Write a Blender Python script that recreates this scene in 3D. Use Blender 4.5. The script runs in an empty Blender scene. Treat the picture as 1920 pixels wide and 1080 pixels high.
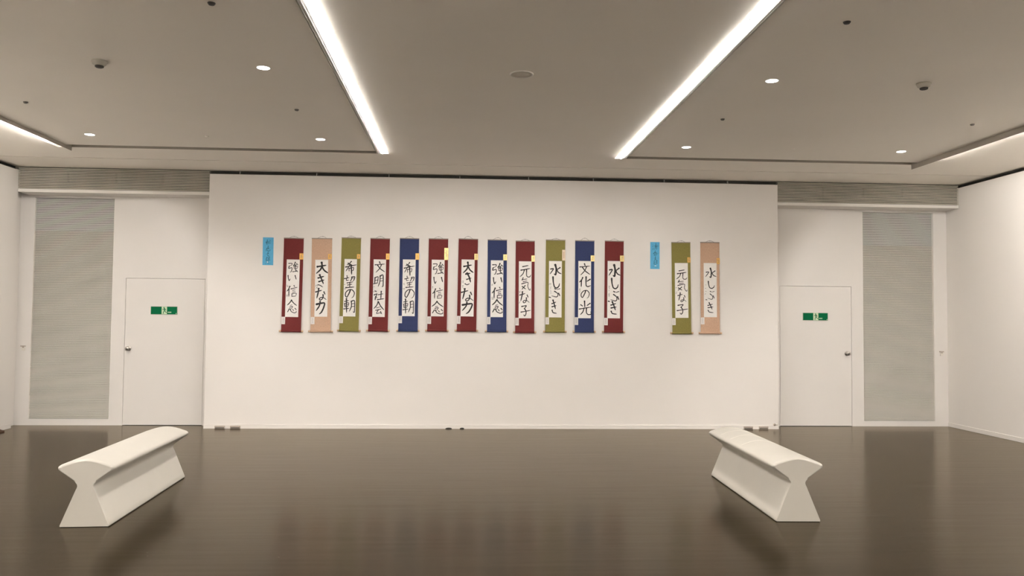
import bpy, bmesh, math, random
from mathutils import Vector, Matrix

random.seed(7)
scene = bpy.context.scene
COL = scene.collection

# ------------------------------------------------------------------ camera
CAM = (3.6367, -11.6021, 1.5614)
YAW, PITCH, ROLL, FPX = 0.058884, 0.039673, 0.009069, 1508.64
fw = Vector((math.sin(YAW) * math.cos(PITCH), math.cos(YAW) * math.cos(PITCH), math.sin(PITCH)))
r0 = Vector((math.cos(YAW), -math.sin(YAW), 0))
u0 = r0.cross(fw)
rv = math.cos(ROLL) * r0 + math.sin(ROLL) * u0
uv = -math.sin(ROLL) * r0 + math.cos(ROLL) * u0
cd = bpy.data.cameras.new('camera')
cd.sensor_fit = 'HORIZONTAL'
cd.sensor_width = 36
cd.lens = FPX / 1920 * 36
cd.clip_end = 200
cam = bpy.data.objects.new('camera', cd)
COL.objects.link(cam)
cam.matrix_world = Matrix(((rv.x, uv.x, -fw.x, CAM[0]), (rv.y, uv.y, -fw.y, CAM[1]), (rv.z, uv.z, -fw.z, CAM[2]), (0, 0, 0, 1)))
scene.camera = cam

# ------------------------------------------------------------------ world, exposure, lamp strengths
w = bpy.data.worlds.new('world')
scene.world = w
w.use_nodes = True
w.node_tree.nodes['Background'].inputs[0].default_value = (0.02, 0.02, 0.02, 1)
scene.view_settings.view_transform = 'Standard'
scene.view_settings.look = 'None'
scene.view_settings.gamma = 1
scene.view_settings.use_curve_mapping = False
scene.view_settings.exposure = 1.03
TUBE_COLOR = (1.0, 0.955, 0.915)
TUBE_INNER = 44.0
TUBE_OUTER = 98.0
TUBE_LEFT = 108.0
DOWNLIGHT = 9.0
SCROLLS = [
('強い信念','red',1.201,2.693,1.324,0.278,-0.009,[-0.091,-1.118,0.093,-0.3],[0.085,-0.21,0.14,-0.298],[-0.138,-1.117,-0.087,-1.222],[0.0,0.033],[[10.0,[-63,-358],[-16,-356],[-21,-384]],[6.9,[-53,-395],[-24,-384]],[10.0,[-53,-393],[-60,-429],[-19,-416],[-14,-439],[-26,-476],[-40,-480]],[13.0,[30,-337],[20,-367],[3,-390]],[8.4,[3,-391],[54,-370]],[10.0,[47,-357],[69,-377]],[9.2,[14,-400],[18,-434]],[8.4,[14,-401],[64,-395],[58,-429]],[6.9,[18,-433],[58,-428]],[12.2,[35,-377],[39,-469]],[10.0,[-4,-475],[61,-464]],[10.0,[52,-456],[69,-477]],[11.5,[-66,-528],[-62,-565],[-48,-603],[-34,-577]],[13.0,[33,-528],[49,-582]],[13.8,[-36,-681],[-52,-724],[-76,-754]],[13.0,[-48,-724],[-47,-828]],[10.6,[20,-670],[31,-688]],[10.6,[-21,-720],[68,-696]],[8.9,[4,-739],[42,-732]],[8.9,[5,-766],[46,-758]],[9.7,[-4,-790],[-5,-826]],[8.9,[-4,-790],[55,-780],[50,-819]],[8.9,[-5,-825],[50,-821]],[13.8,[-5,-876],[-30,-917],[-63,-950]],[13.0,[-6,-883],[24,-920],[67,-954]],[7.3,[-23,-956],[5,-945]],[8.9,[-29,-981],[11,-967],[1,-992],[-6,-1006]],[12.2,[-35,-1004],[-57,-1049]],[10.6,[-22,-1000],[-6,-1039],[35,-1059],[64,-1050],[62,-1032]],[9.7,[14,-1011],[28,-1030]],[11.4,[46,-994],[65,-1015]]],[[[-83,-669],[-73,-665]],[[-82,-686],[-62,-677],[-64,-694]],[[-83,-813],[-62,-808]],[[-78,-830],[-66,-825],[-72,-804]]]),
('大きな力','beige',1.597,2.695,1.325,0.285,0.0039,[-0.09,-1.113,0.091,-0.3],[0.089,-0.217,0.139,-0.29],[-0.141,-1.117,-0.086,-1.22],[0.01,0.035],[[21.6,[-63,-401],[60,-379]],[22.6,[-1,-336],[5,-386],[-15,-441],[-70,-494]],[21.6,[7,-407],[39,-453],[88,-488]],[19.7,[-48,-562],[32,-538]],[18.7,[-36,-614],[36,-589]],[21.6,[-26,-514],[1,-576],[28,-641]],[11.8,[-47,-658],[-16,-666],[21,-691]],[16.8,[-78,-761],[4,-737]],[20.5,[-36,-710],[-40,-756],[-60,-846]],[16.8,[38,-758],[54,-794]],[14.9,[26,-797],[28,-830],[13,-864],[-13,-875],[-25,-857],[2,-838],[36,-842],[72,-869]],[21.6,[-66,-937],[46,-916],[38,-982],[10,-1045],[-18,-1073]],[19.7,[-12,-894],[-22,-957],[-64,-1025]]],[[[-76,-662],[-78,-687]],[[-70,-666],[-54,-661],[-58,-687]],[[-74,-712],[-62,-695],[-49,-712]]]),
('希望の朝','green',2.012,2.709,1.325,0.274,-0.0097,[-0.089,-1.119,0.087,-0.299],[0.085,-0.227,0.131,-0.292],[-0.14,-1.118,-0.086,-1.216],[-0.007,0.032],[[13.2,[9,-331],[-20,-368],[-51,-382]],[14.1,[-38,-358],[28,-391]],[14.1,[-72,-415],[78,-380]],[12.2,[-11,-380],[-64,-473]],[11.3,[-24,-429],[-19,-476]],[11.3,[-21,-434],[41,-419],[35,-462],[22,-464]],[18.8,[7,-385],[17,-516]],[12.2,[-48,-538],[-41,-571]],[13.2,[-83,-581],[-18,-566]],[11.3,[-54,-573],[-54,-606],[-23,-600]],[13.2,[21,-554],[17,-589],[-1,-618]],[13.2,[20,-558],[62,-551],[54,-592],[39,-610]],[7.5,[23,-576],[56,-570]],[12.2,[-45,-642],[40,-625]],[11.3,[-36,-672],[27,-657]],[14.1,[-62,-710],[55,-698]],[12.2,[-6,-634],[-4,-704]],[14.1,[6,-739],[-7,-780],[-40,-844],[-63,-822],[-58,-780],[-21,-742],[29,-738],[63,-779],[53,-830],[30,-853]],[13.0,[-71,-907],[-14,-893]],[16.8,[-46,-864],[-39,-1062]],[12.1,[-71,-934],[-64,-987]],[11.2,[-70,-936],[-14,-925],[-18,-973]],[9.3,[-65,-960],[-18,-951]],[11.2,[-65,-985],[-18,-975]],[13.0,[-80,-1014],[-5,-1003]],[14.0,[23,-900],[27,-976],[0,-1046]],[14.0,[25,-902],[69,-897],[71,-1054],[53,-1050]],[9.3,[29,-940],[67,-933]],[9.3,[30,-980],[68,-973]]],[[[-86,-668],[-70,-663]],[[-84,-727],[-64,-722],[-72,-739]]]),
('文明社会','red',2.421,2.706,1.319,0.276,-0.0085,[-0.085,-1.119,0.091,-0.296],[0.088,-0.209,0.138,-0.295],[-0.142,-1.119,-0.088,-1.225],[0.002,0.037],[[15.0,[-2,-329],[9,-359]],[11.6,[-65,-375],[72,-360]],[12.5,[27,-368],[3,-425],[-49,-482]],[14.1,[-28,-378],[11,-429],[74,-472]],[14.5,[-60,-557],[-63,-643]],[12.0,[-60,-560],[-16,-546],[-25,-636]],[8.5,[-59,-600],[-22,-591]],[12.0,[-77,-647],[-19,-633]],[12.8,[11,-529],[10,-611],[-12,-683]],[14.5,[12,-535],[53,-521],[57,-670],[42,-684]],[8.5,[13,-573],[51,-566]],[8.5,[12,-607],[52,-600]],[10.9,[-55,-750],[-32,-762]],[12.6,[-68,-807],[-24,-790],[-54,-849]],[15.1,[-42,-826],[-52,-878]],[9.2,[-34,-836],[-22,-847]],[10.9,[-7,-802],[60,-787]],[14.3,[33,-751],[29,-863]],[13.4,[-17,-873],[76,-857]],[13.7,[-5,-898],[-27,-956],[-65,-1000]],[14.6,[-2,-909],[33,-967],[76,-1016]],[8.6,[-28,-991],[26,-974]],[11.1,[-39,-1026],[39,-1005]],[10.3,[0,-1014],[-27,-1070],[17,-1061],[34,-1067]],[12.9,[30,-1042],[47,-1074]]],[[[-87,-685],[-82,-698]],[[-70,-679],[-67,-694]],[[-89,-764],[-60,-757]],[[-64,-744],[-29,-750]]]),
('希望の朝','navy',2.839,2.714,1.324,0.274,-0.0027,[-0.09,-1.112,0.092,-0.299],[0.089,-0.209,0.142,-0.3],[-0.14,-1.108,-0.087,-1.214],[0.003,0.035],[[11.9,[9,-340],[-19,-378],[-49,-392]],[12.8,[-36,-368],[27,-402]],[12.8,[-70,-425],[76,-391]],[11.1,[-10,-390],[-63,-485]],[10.2,[-23,-441],[-19,-488]],[10.2,[-20,-445],[39,-430],[33,-474],[21,-476]],[17.0,[7,-396],[16,-530]],[10.7,[-27,-539],[-20,-570]],[11.5,[-59,-580],[1,-566]],[9.9,[-33,-572],[-33,-603],[-4,-598]],[11.5,[37,-555],[33,-588],[16,-615]],[11.5,[36,-558],[75,-552],[68,-592],[53,-608]],[6.6,[39,-576],[69,-570]],[10.7,[-25,-638],[54,-622]],[9.9,[-16,-666],[42,-652]],[12.3,[-41,-702],[67,-691]],[10.7,[12,-631],[13,-696]],[13.1,[20,-733],[7,-777],[-29,-844],[-52,-820],[-46,-776],[-8,-736],[45,-732],[80,-776],[69,-830],[45,-854]],[11.9,[-68,-911],[-11,-897]],[15.3,[-42,-866],[-38,-1072]],[11.0,[-68,-939],[-61,-994]],[10.2,[-67,-941],[-12,-930],[-16,-980]],[8.5,[-62,-966],[-16,-957]],[10.2,[-62,-992],[-16,-982]],[11.9,[-77,-1022],[-3,-1011]],[12.7,[25,-904],[28,-983],[1,-1056]],[12.7,[27,-907],[70,-901],[71,-1065],[53,-1060]],[8.5,[30,-946],[68,-939]],[8.5,[31,-987],[69,-981]]],[[[-76,-650],[-64,-646],[-67,-667]],[[-84,-718],[-54,-714]],[[-75,-735],[-58,-726]]]),
('強い信念','red',3.254,2.715,1.321,0.278,-0.0042,[-0.092,-1.112,0.092,-0.298],[0.086,-0.126,0.144,-0.299],[-0.139,-1.115,-0.086,-1.221],[0.002,0.035],[[11.1,[-69,-360],[-16,-358],[-22,-390]],[7.7,[-58,-403],[-25,-390]],[11.1,[-58,-401],[-66,-442],[-20,-428],[-15,-455],[-29,-498],[-44,-503]],[14.5,[36,-336],[25,-371],[5,-398]],[9.4,[5,-399],[62,-375]],[11.1,[55,-360],[79,-384]],[10.3,[17,-409],[21,-450]],[9.4,[17,-410],[73,-404],[67,-444]],[7.7,[21,-448],[67,-442]],[13.7,[41,-383],[45,-490]],[11.1,[-4,-497],[69,-484]],[11.1,[59,-474],[78,-500]],[12.8,[-57,-550],[-53,-594],[-39,-640],[-22,-609]],[14.5,[52,-551],[68,-616]],[14.2,[-30,-716],[-46,-757],[-71,-786]],[13.4,[-42,-756],[-43,-855]],[10.9,[27,-706],[37,-724]],[10.9,[-16,-753],[74,-731]],[9.2,[10,-772],[48,-765]],[9.2,[10,-797],[52,-789]],[10.0,[0,-820],[-1,-853]],[9.2,[0,-820],[60,-811],[55,-847]],[9.2,[-1,-852],[55,-849]],[15.2,[-5,-896],[-36,-937],[-77,-969]],[14.3,[-6,-903],[31,-940],[82,-974]],[8.0,[-28,-975],[7,-965]],[9.8,[-36,-1000],[13,-986],[1,-1012],[-9,-1025]],[13.4,[-43,-1023],[-71,-1068]],[11.6,[-27,-1019],[-8,-1058],[41,-1078],[78,-1070],[76,-1051]],[10.7,[16,-1031],[34,-1050]],[12.5,[56,-1014],[79,-1034]]],[[[-80,-688],[-69,-684],[-77,-714]]]),
('大きな力','red',3.683,2.719,1.322,0.278,-0.0096,[-0.091,-1.113,0.097,-0.293],[0.091,-0.207,0.144,-0.296],[-0.141,-1.108,-0.089,-1.222],[-0.005,0.043],[[19.9,[-58,-395],[53,-372]],[20.8,[-2,-330],[4,-379],[-14,-434],[-63,-487]],[19.9,[6,-400],[35,-445],[79,-479]],[20.7,[-28,-504],[33,-492]],[15.0,[-14,-581],[52,-560]],[22.6,[-10,-488],[21,-541],[44,-617]],[12.2,[-36,-643],[-7,-658],[30,-641]],[16.7,[-84,-769],[9,-742]],[20.4,[-36,-714],[-41,-764],[-63,-861]],[16.7,[47,-764],[65,-803]],[14.9,[34,-806],[37,-843],[20,-879],[-10,-892],[-23,-872],[7,-851],[46,-855],[87,-884]],[21.1,[-68,-950],[69,-929],[60,-989],[26,-1048],[-9,-1074]],[19.2,[-2,-910],[-14,-967],[-65,-1030]]],[[[-84,-611],[-59,-602],[-62,-636]],[[-80,-633],[-71,-620]],[[-75,-671],[-58,-670],[-70,-688],[-57,-713],[-48,-722]]]),
('強い信念','navy',4.103,2.712,1.319,0.277,0.0007,[-0.093,-1.112,0.089,-0.292],[0.086,-0.205,0.141,-0.291],[-0.14,-1.111,-0.091,-1.215],[0.007,0.038],[[12.3,[-68,-358],[-14,-356],[-21,-387]],[8.5,[-57,-399],[-23,-387]],[12.3,[-57,-398],[-65,-437],[-19,-423],[-13,-450],[-28,-491],[-44,-495]],[16.1,[40,-336],[28,-369],[7,-395]],[10.4,[7,-396],[66,-373]],[12.3,[59,-358],[83,-381]],[11.4,[19,-406],[23,-444]],[10.4,[19,-406],[76,-401],[70,-439]],[8.5,[23,-442],[70,-437]],[15.2,[44,-381],[47,-483]],[12.3,[-2,-490],[72,-478]],[12.3,[62,-468],[81,-493]],[14.2,[-53,-543],[-50,-586],[-36,-632],[-19,-601]],[16.1,[55,-545],[71,-609]],[16.5,[-26,-692],[-44,-735],[-71,-766]],[15.5,[-40,-735],[-42,-840]],[12.6,[36,-681],[47,-700]],[12.6,[-11,-731],[87,-708]],[10.7,[16,-751],[58,-744]],[10.7,[17,-778],[62,-770]],[11.6,[6,-802],[4,-838]],[10.7,[6,-802],[71,-793],[65,-832]],[10.7,[4,-837],[65,-834]],[17.0,[2,-859],[-28,-902],[-66,-937]],[16.0,[1,-866],[35,-906],[83,-943]],[9.0,[-20,-944],[12,-933]],[11.0,[-28,-971],[18,-956],[7,-983],[-3,-998]],[15.0,[-35,-995],[-62,-1043]],[13.0,[-20,-991],[-2,-1033],[44,-1055],[78,-1046],[76,-1026]],[12.0,[20,-1004],[37,-1024]],[14.0,[59,-986],[80,-1008]]],[[[-80,-642],[-58,-637]],[[-80,-659],[-62,-650]],[[-82,-830],[-61,-825],[-65,-860]],[[-82,-851],[-44,-855]]]),
('元気な子','red',4.507,2.701,1.319,0.275,0.0005,[-0.09,-1.114,0.094,-0.29],[0.091,-0.203,0.14,-0.293],[-0.136,-1.108,-0.086,-1.218],[-0.003,0.032],[[13.7,[-35,-368],[45,-350]],[14.5,[-61,-420],[69,-394]],[12.8,[-10,-414],[-29,-470],[-71,-514]],[12.0,[22,-410],[21,-487],[36,-515],[68,-514],[82,-488]],[12.8,[-27,-529],[-46,-568]],[10.3,[-35,-558],[30,-544]],[10.3,[-28,-587],[30,-573]],[10.3,[-49,-618],[41,-594],[40,-650],[59,-700],[75,-706],[75,-682]],[12.8,[4,-640],[-43,-696]],[13.7,[-40,-655],[9,-691]],[14.0,[-75,-780],[1,-757]],[17.1,[-36,-730],[-40,-775],[-59,-863]],[14.0,[32,-777],[46,-812]],[12.5,[21,-815],[22,-847],[9,-880],[-16,-891],[-26,-873],[-2,-855],[30,-859],[63,-885]],[13.6,[-47,-945],[22,-932],[-7,-975]],[14.5,[-7,-971],[18,-1012],[15,-1058],[-2,-1081],[-17,-1063]],[12.8,[-57,-1026],[81,-999]]],[[[-82,-728],[-74,-750]],[[-68,-874],[-85,-900]],[[-74,-737],[-65,-720]]]),
('水しぶき','green',4.949,2.722,1.329,0.281,-0.0021,[-0.094,-1.119,0.094,-0.301],[0.097,-0.135,0.143,-0.292],[-0.138,-1.118,-0.087,-1.221],[0.007,0.029],[[24.5,[-4,-352],[12,-414],[5,-496],[-15,-490]],[15.4,[-69,-419],[-28,-414],[-76,-488]],[16.3,[68,-395],[24,-426]],[16.3,[18,-421],[44,-466],[85,-485]],[18.1,[-35,-530],[-29,-607],[-12,-676],[23,-692],[52,-665],[61,-627]],[14.5,[-9,-703],[17,-712]],[10.0,[31,-713],[48,-707]],[10.9,[53,-706],[70,-700]],[12.7,[-12,-739],[33,-770],[38,-804],[16,-823],[-51,-807]],[16.3,[48,-768],[68,-806]],[14.5,[-87,-827],[-64,-831]],[15.0,[-48,-921],[9,-897]],[16.0,[-46,-965],[14,-948]],[17.9,[-33,-866],[-12,-933],[4,-994]],[15.0,[-44,-1012],[-30,-1049],[19,-1059]]],[[[-85,-629],[-89,-650]],[[-81,-633],[-64,-628],[-72,-654]],[[-76,-684],[-55,-676]],[[-67,-693],[-67,-710]],[[-67,-727],[-62,-753]],[[-71,-770],[-58,-766]]]),
('文化の光','navy',5.376,2.719,1.323,0.279,-0.0025,[-0.092,-1.123,0.094,-0.292],[0.088,-0.209,0.144,-0.296],[-0.146,-1.111,-0.09,-1.222],[-0.002,0.042],[[16.1,[-3,-331],[8,-363]],[12.6,[-72,-380],[76,-364]],[13.5,[28,-373],[1,-434],[-56,-496]],[15.3,[-32,-383],[10,-438],[77,-486]],[16.1,[-27,-532],[-46,-573],[-75,-601]],[17.0,[-46,-569],[-48,-666]],[17.0,[82,-557],[35,-587]],[16.1,[22,-520],[22,-641],[46,-664],[87,-649]],[13.0,[17,-723],[5,-762],[-28,-823],[-49,-802],[-44,-761],[-8,-725],[39,-722],[70,-761],[60,-810],[38,-832]],[17.9,[1,-874],[6,-962]],[14.3,[-54,-929],[-24,-949]],[15.2,[83,-906],[37,-940]],[13.4,[-77,-992],[97,-960]],[15.2,[-6,-976],[-21,-1029],[-57,-1071]],[15.2,[30,-971],[29,-1037],[52,-1069],[96,-1064],[93,-1026]]],[[[-75,-694],[-62,-703],[-79,-716]],[[-71,-716],[-62,-737]],[[-79,-742],[-66,-754]]]),
('水しぶき','red',5.81,2.721,1.323,0.277,-0.0074,[-0.096,-1.122,0.092,-0.288],[0.086,-0.206,0.145,-0.294],[-0.141,-1.118,-0.086,-1.225],[-0.002,0.035],[[26.5,[-1,-342],[15,-413],[9,-507],[-12,-500]],[16.7,[-67,-420],[-25,-414],[-74,-499]],[17.7,[73,-391],[28,-428]],[17.7,[22,-422],[48,-473],[91,-495]],[18.7,[-35,-540],[-29,-613],[-10,-677],[25,-692],[53,-668],[62,-631]],[15.7,[-4,-733],[23,-743]],[10.8,[37,-745],[54,-738]],[11.8,[59,-737],[76,-730]],[13.8,[-7,-775],[39,-810],[45,-849],[22,-871],[-46,-853]],[17.7,[55,-808],[74,-851]],[15.7,[-82,-876],[-58,-880]],[16.4,[-43,-932],[29,-908]],[17.5,[-40,-974],[35,-957]],[19.5,[-24,-880],[3,-943],[23,-1001]],[16.4,[-38,-1019],[-20,-1054],[42,-1062]]],[[[-80,-657],[-63,-657],[-76,-683]],[[-71,-687],[-58,-687]],[[-75,-718],[-67,-713]],[[-83,-774],[-62,-769]],[[-70,-760],[-70,-812]],[[-79,-795],[-61,-791]]]),
('元気な子','green',6.794,2.715,1.328,0.279,0.009,[-0.094,-1.101,0.1,-0.298],[0.094,-0.214,0.141,-0.291],[-0.142,-1.105,-0.09,-1.206],[0.008,0.029],[[12.3,[-32,-414],[49,-400]],[13.1,[-59,-456],[73,-436]],[11.5,[-8,-452],[-27,-498],[-71,-533]],[10.7,[26,-448],[23,-512],[38,-535],[70,-534],[85,-513]],[12.1,[-28,-549],[-50,-585]],[9.7,[-37,-576],[35,-564]],[9.7,[-30,-602],[34,-590]],[9.7,[-54,-629],[47,-609],[44,-659],[65,-704],[82,-710],[84,-689]],[12.1,[5,-650],[-49,-700]],[12.9,[-45,-663],[10,-696]],[12.3,[-54,-776],[15,-757]],[15.0,[-18,-735],[-22,-772],[-41,-843]],[12.3,[43,-774],[55,-803]],[10.9,[32,-805],[34,-831],[20,-858],[-2,-867],[-11,-852],[11,-837],[40,-841],[70,-862]],[13.1,[-56,-919],[24,-907],[-10,-947]],[13.9,[-10,-943],[17,-983],[13,-1026],[-7,-1048],[-23,-1030]],[12.3,[-69,-996],[91,-971]]],[[[-85,-664],[-68,-660]],[[-81,-734],[-68,-721]],[[-86,-747],[-73,-747]]]),
('水しぶき','beige',7.226,2.721,1.331,0.284,0.0015,[-0.094,-1.093,0.099,-0.298],[0.102,-0.226,0.146,-0.311],[-0.14,-1.098,-0.087,-1.199],[-0.001,0.032],[[19.3,[5,-374],[20,-431],[13,-506],[-6,-501]],[12.2,[-58,-436],[-18,-432],[-66,-500]],[12.9,[75,-414],[32,-443]],[12.9,[26,-438],[51,-480],[91,-497]],[13.0,[-26,-566],[-21,-616],[-5,-661],[28,-671],[55,-654],[64,-629]],[11.1,[0,-715],[21,-724]],[7.6,[32,-725],[46,-719]],[8.3,[50,-719],[64,-713]],[9.7,[-2,-751],[33,-781],[38,-814],[20,-833],[-34,-817]],[12.5,[46,-780],[61,-816]],[11.1,[-64,-837],[-45,-840]],[12.0,[-36,-922],[34,-903]],[12.8,[-34,-955],[40,-942]],[14.3,[-17,-880],[8,-930],[27,-977]],[12.0,[-32,-990],[-15,-1018],[45,-1026]]],[[[-69,-618],[-60,-623]],[[-74,-671],[-61,-671]],[[-70,-714],[-56,-718]],[[-78,-758],[-65,-749]]])]
BLUE = [
(0.84,2.506,0.15,0.395,[[5.9,[-36,129],[-1,137]],[7.7,[-13,162],[-17,94]],[4.6,[-20,128],[-33,105]],[5.5,[13,144],[1,108]],[4.6,[26,156],[36,140]],[4.6,[11,114],[40,120]],[6.8,[1,75],[-3,51]],[5.5,[-16,36],[17,45]],[6.4,[-16,45],[-27,3]],[5.5,[-5,49],[13,34]],[5.5,[-8,18],[3,3],[26,10],[29,25]],[6.8,[1,-9],[-3,-39]],[5.5,[-18,-40],[15,-30]],[6.4,[-7,-52],[5,-66],[24,-73]],[5.5,[-11,-81],[-22,-120],[-31,-124]],[4.6,[-27,-100],[-2,-95]],[4.6,[-20,-120],[-21,-147]],[4.1,[-19,-124],[0,-122],[-1,-142]],[4.1,[-20,-145],[-1,-141]],[5.0,[9,-90],[10,-146]],[4.6,[9,-91],[28,-88],[16,-110],[30,-124],[20,-133]],[3.6,[-36,-181],[-25,-172]],[3.6,[-1,-176],[15,-169]],[3.6,[6,-164],[8,-182]],[3.6,[28,-178],[34,-169]]],[[[-8,-147],[-1,-160]]]),
(6.411,2.522,0.138,0.395,[[4.1,[-32,156],[-25,144]],[4.6,[-37,132],[-25,125]],[5.9,[-25,105],[-32,84]],[7.3,[13,175],[11,128]],[5.5,[-6,144],[48,150]],[5.5,[-3,129],[50,134]],[5.0,[3,121],[-3,82]],[5.0,[4,119],[29,124],[24,82]],[3.2,[4,103],[24,105]],[5.9,[5,70],[-3,49]],[5.5,[-25,33],[31,45]],[5.5,[3,52],[-25,23]],[4.6,[3,45],[31,24],[48,31]],[5.0,[-11,21],[-9,-2]],[4.6,[-11,20],[20,24],[17,-1]],[3.2,[-9,10],[17,12]],[4.1,[-9,-2],[17,-1]],[6.8,[6,-16],[5,-46]],[4.1,[-11,-41],[21,-36]],[5.9,[8,-48],[-3,-64],[-8,-76]],[5.5,[0,-53],[29,-71]],[5.5,[-11,-81],[-15,-127]],[4.1,[-9,-99],[8,-97]],[4.6,[-8,-113],[-8,-134],[8,-131],[8,-115]],[5.5,[20,-78],[21,-131]],[4.6,[21,-80],[39,-75],[27,-99],[38,-112],[27,-122]],[3.6,[-29,-169],[-20,-164]],[4.1,[1,-175],[11,-166]],[3.6,[27,-177],[36,-163]]],[[[0,-150],[16,-151]]])]

# ------------------------------------------------------------------ materials
def lin(c):
    return tuple((v / 12.92 if v <= 0.04045 else ((v + 0.055) / 1.055) ** 2.4) for v in [q / 255 for q in c])

def mat(name, col, rough=0.6, metal=0.0, noise=None, bump=None, ior=1.45, emit=None, spec=0.5):
    m = bpy.data.materials.new(name)
    m.use_nodes = True
    nt = m.node_tree
    b = nt.nodes['Principled BSDF']
    b.inputs['Base Color'].default_value = (*col, 1)
    b.inputs['Roughness'].default_value = rough
    b.inputs['Metallic'].default_value = metal
    b.inputs['IOR'].default_value = ior
    b.inputs['Specular IOR Level'].default_value = spec
    tc = nt.nodes.new('ShaderNodeTexCoord')
    if noise:
        sc, amt, stretch = noise
        mp = nt.nodes.new('ShaderNodeMapping')
        mp.inputs['Scale'].default_value = stretch
        n = nt.nodes.new('ShaderNodeTexNoise')
        n.inputs['Scale'].default_value = sc
        n.inputs['Detail'].default_value = 5
        nt.links.new(tc.outputs['Object'], mp.inputs['Vector'])
        nt.links.new(mp.outputs['Vector'], n.inputs['Vector'])
        r = nt.nodes.new('ShaderNodeValToRGB')
        r.color_ramp.elements[0].position = 0.3
        r.color_ramp.elements[1].position = 0.7
        r.color_ramp.elements[0].color = (*[max(0, v * (1 - amt)) for v in col], 1)
        r.color_ramp.elements[1].color = (*[min(1, v * (1 + amt)) for v in col], 1)
        nt.links.new(n.outputs['Fac'], r.inputs['Fac'])
        nt.links.new(r.outputs['Color'], b.inputs['Base Color'])
    if bump:
        sc, st, dist = bump
        n2 = nt.nodes.new('ShaderNodeTexNoise')
        n2.inputs['Scale'].default_value = sc
        n2.inputs['Detail'].default_value = 3
        nt.links.new(tc.outputs['Object'], n2.inputs['Vector'])
        bp = nt.nodes.new('ShaderNodeBump')
        bp.inputs['Strength'].default_value = st
        bp.inputs['Distance'].default_value = dist
        nt.links.new(n2.outputs['Fac'], bp.inputs['Height'])
        nt.links.new(bp.outputs['Normal'], b.inputs['Normal'])
    if emit:
        b.inputs['Emission Color'].default_value = (*emit[0], 1)
        b.inputs['Emission Strength'].default_value = emit[1]
    return m

M = {}
M['wall'] = mat('wall_paint', (0.80, 0.765, 0.725), 0.7, noise=(1.2, 0.012, (1, 1, 1)), bump=(160, 0.06, 0.002))
M['wall_side'] = mat('side_wall_paint', (0.80, 0.765, 0.72), 0.7, noise=(1.0, 0.012, (1, 1, 1)), bump=(160, 0.06, 0.002))
M['door'] = mat('door_paint', (0.78, 0.75, 0.715), 0.45, noise=(2.0, 0.01, (1, 1, 1)))
M['ceiling'] = mat('ceiling_paint', (0.93, 0.88, 0.80), 0.9, noise=(0.8, 0.015, (1, 1, 1)), spec=0.2)
M['dark'] = mat('dark_gap', (0.03, 0.028, 0.022), 0.6)
M['rail'] = mat('rail_metal', (0.05, 0.047, 0.04), 0.45, metal=0.6)
M['alu'] = mat('aluminium', (0.55, 0.53, 0.5), 0.55, metal=0.1)
M['plate_slot_shade'] = mat('plate_and_slot_shade_grey', (0.40, 0.365, 0.31), 0.7)  # screen plate grey; in the cross slots it stands for shade on ceiling paint
M['grille'] = mat('grille_slat', (0.62, 0.57, 0.48), 0.5, noise=(3, 0.05, (1, 1, 1)))
M['louver'] = mat('louver_slat', (0.84, 0.80, 0.74), 0.55, noise=(2, 0.03, (1, 1, 1)))
M['louver_grey'] = mat('grey_louver_slat', (0.78, 0.78, 0.75), 0.55, noise=(2, 0.03, (1, 1, 1)))
M['louver_back'] = mat('louver_backing', (0.07, 0.06, 0.045), 0.8)
M['white'] = mat('white_plastic', (0.78, 0.74, 0.68), 0.4)
M['chrome'] = mat('brushed_steel', (0.45, 0.42, 0.39), 0.28, metal=1.0)
M['bench'] = mat('white_fiberglass', (0.48, 0.457, 0.405), 0.4, spec=0.35, noise=(4, 0.02, (1, 1, 1)), ior=1.45)
M['bench_seam'] = mat('bench_seam', (0.9, 0.86, 0.79), 0.2)
M['rubber'] = mat('dark_rubber', (0.02, 0.018, 0.015), 0.7)
M['green_sign'] = mat('sign_green', (0.002, 0.135, 0.052), 0.65, spec=0.08)
M['pale_sign'] = mat('sign_pale_green', (0.62, 0.75, 0.52), 0.4)
M['sign_edge'] = mat('sign_edge_grey', (0.42, 0.46, 0.38), 0.4)
M['paper'] = mat('rice_paper', (0.88, 0.85, 0.81), 0.85, noise=(9, 0.02, (1, 1, 1)))
M['tag_paper'] = mat('tag_paper', (0.80, 0.77, 0.74), 0.8, noise=(60, 0.04, (1, 1, 1)))
M['ink'] = mat('black_ink', (0.018, 0.015, 0.016), 0.7, noise=(30, 0.5, (1, 1, 1)))
M['faint_ink'] = mat('thin_ink', (0.22, 0.195, 0.18), 0.8)
M['blue_ink'] = mat('blue_black_ink', (0.015, 0.075, 0.135), 0.7)
M['blue_paper'] = mat('blue_paper', (0.105, 0.42, 0.67), 0.75, noise=(30, 0.06, (1, 1, 1)))
M['gold'] = mat('gold_foil', (0.78, 0.46, 0.13), 0.38, metal=0.75, noise=(40, 0.12, (1, 1, 1)))
M['bright_gold'] = mat('bright_gold_foil', (0.98, 0.72, 0.32), 0.3, metal=0.7, noise=(35, 0.2, (1, 1, 1)))
M['cream'] = mat('cream_tag', (0.86, 0.72, 0.56), 0.6)
M['rod'] = mat('hanging_rod_wood', (0.30, 0.26, 0.22), 0.6)
M['cord'] = mat('grey_cord', (0.20, 0.18, 0.16), 0.8)
M['knob_wood'] = mat('pale_wood', (0.68, 0.47, 0.30), 0.45)
M['fitting'] = mat('dark_fitting', (0.035, 0.03, 0.025), 0.6)
M['grey_fitting'] = mat('grey_fitting', (0.16, 0.145, 0.125), 0.6)
M['detector'] = mat('detector_plastic', (0.42, 0.39, 0.33), 0.6)
M['speaker_mesh'] = mat('speaker_grille', (0.52, 0.475, 0.39), 0.7, noise=(400, 0.2, (1, 1, 1)))
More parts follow.
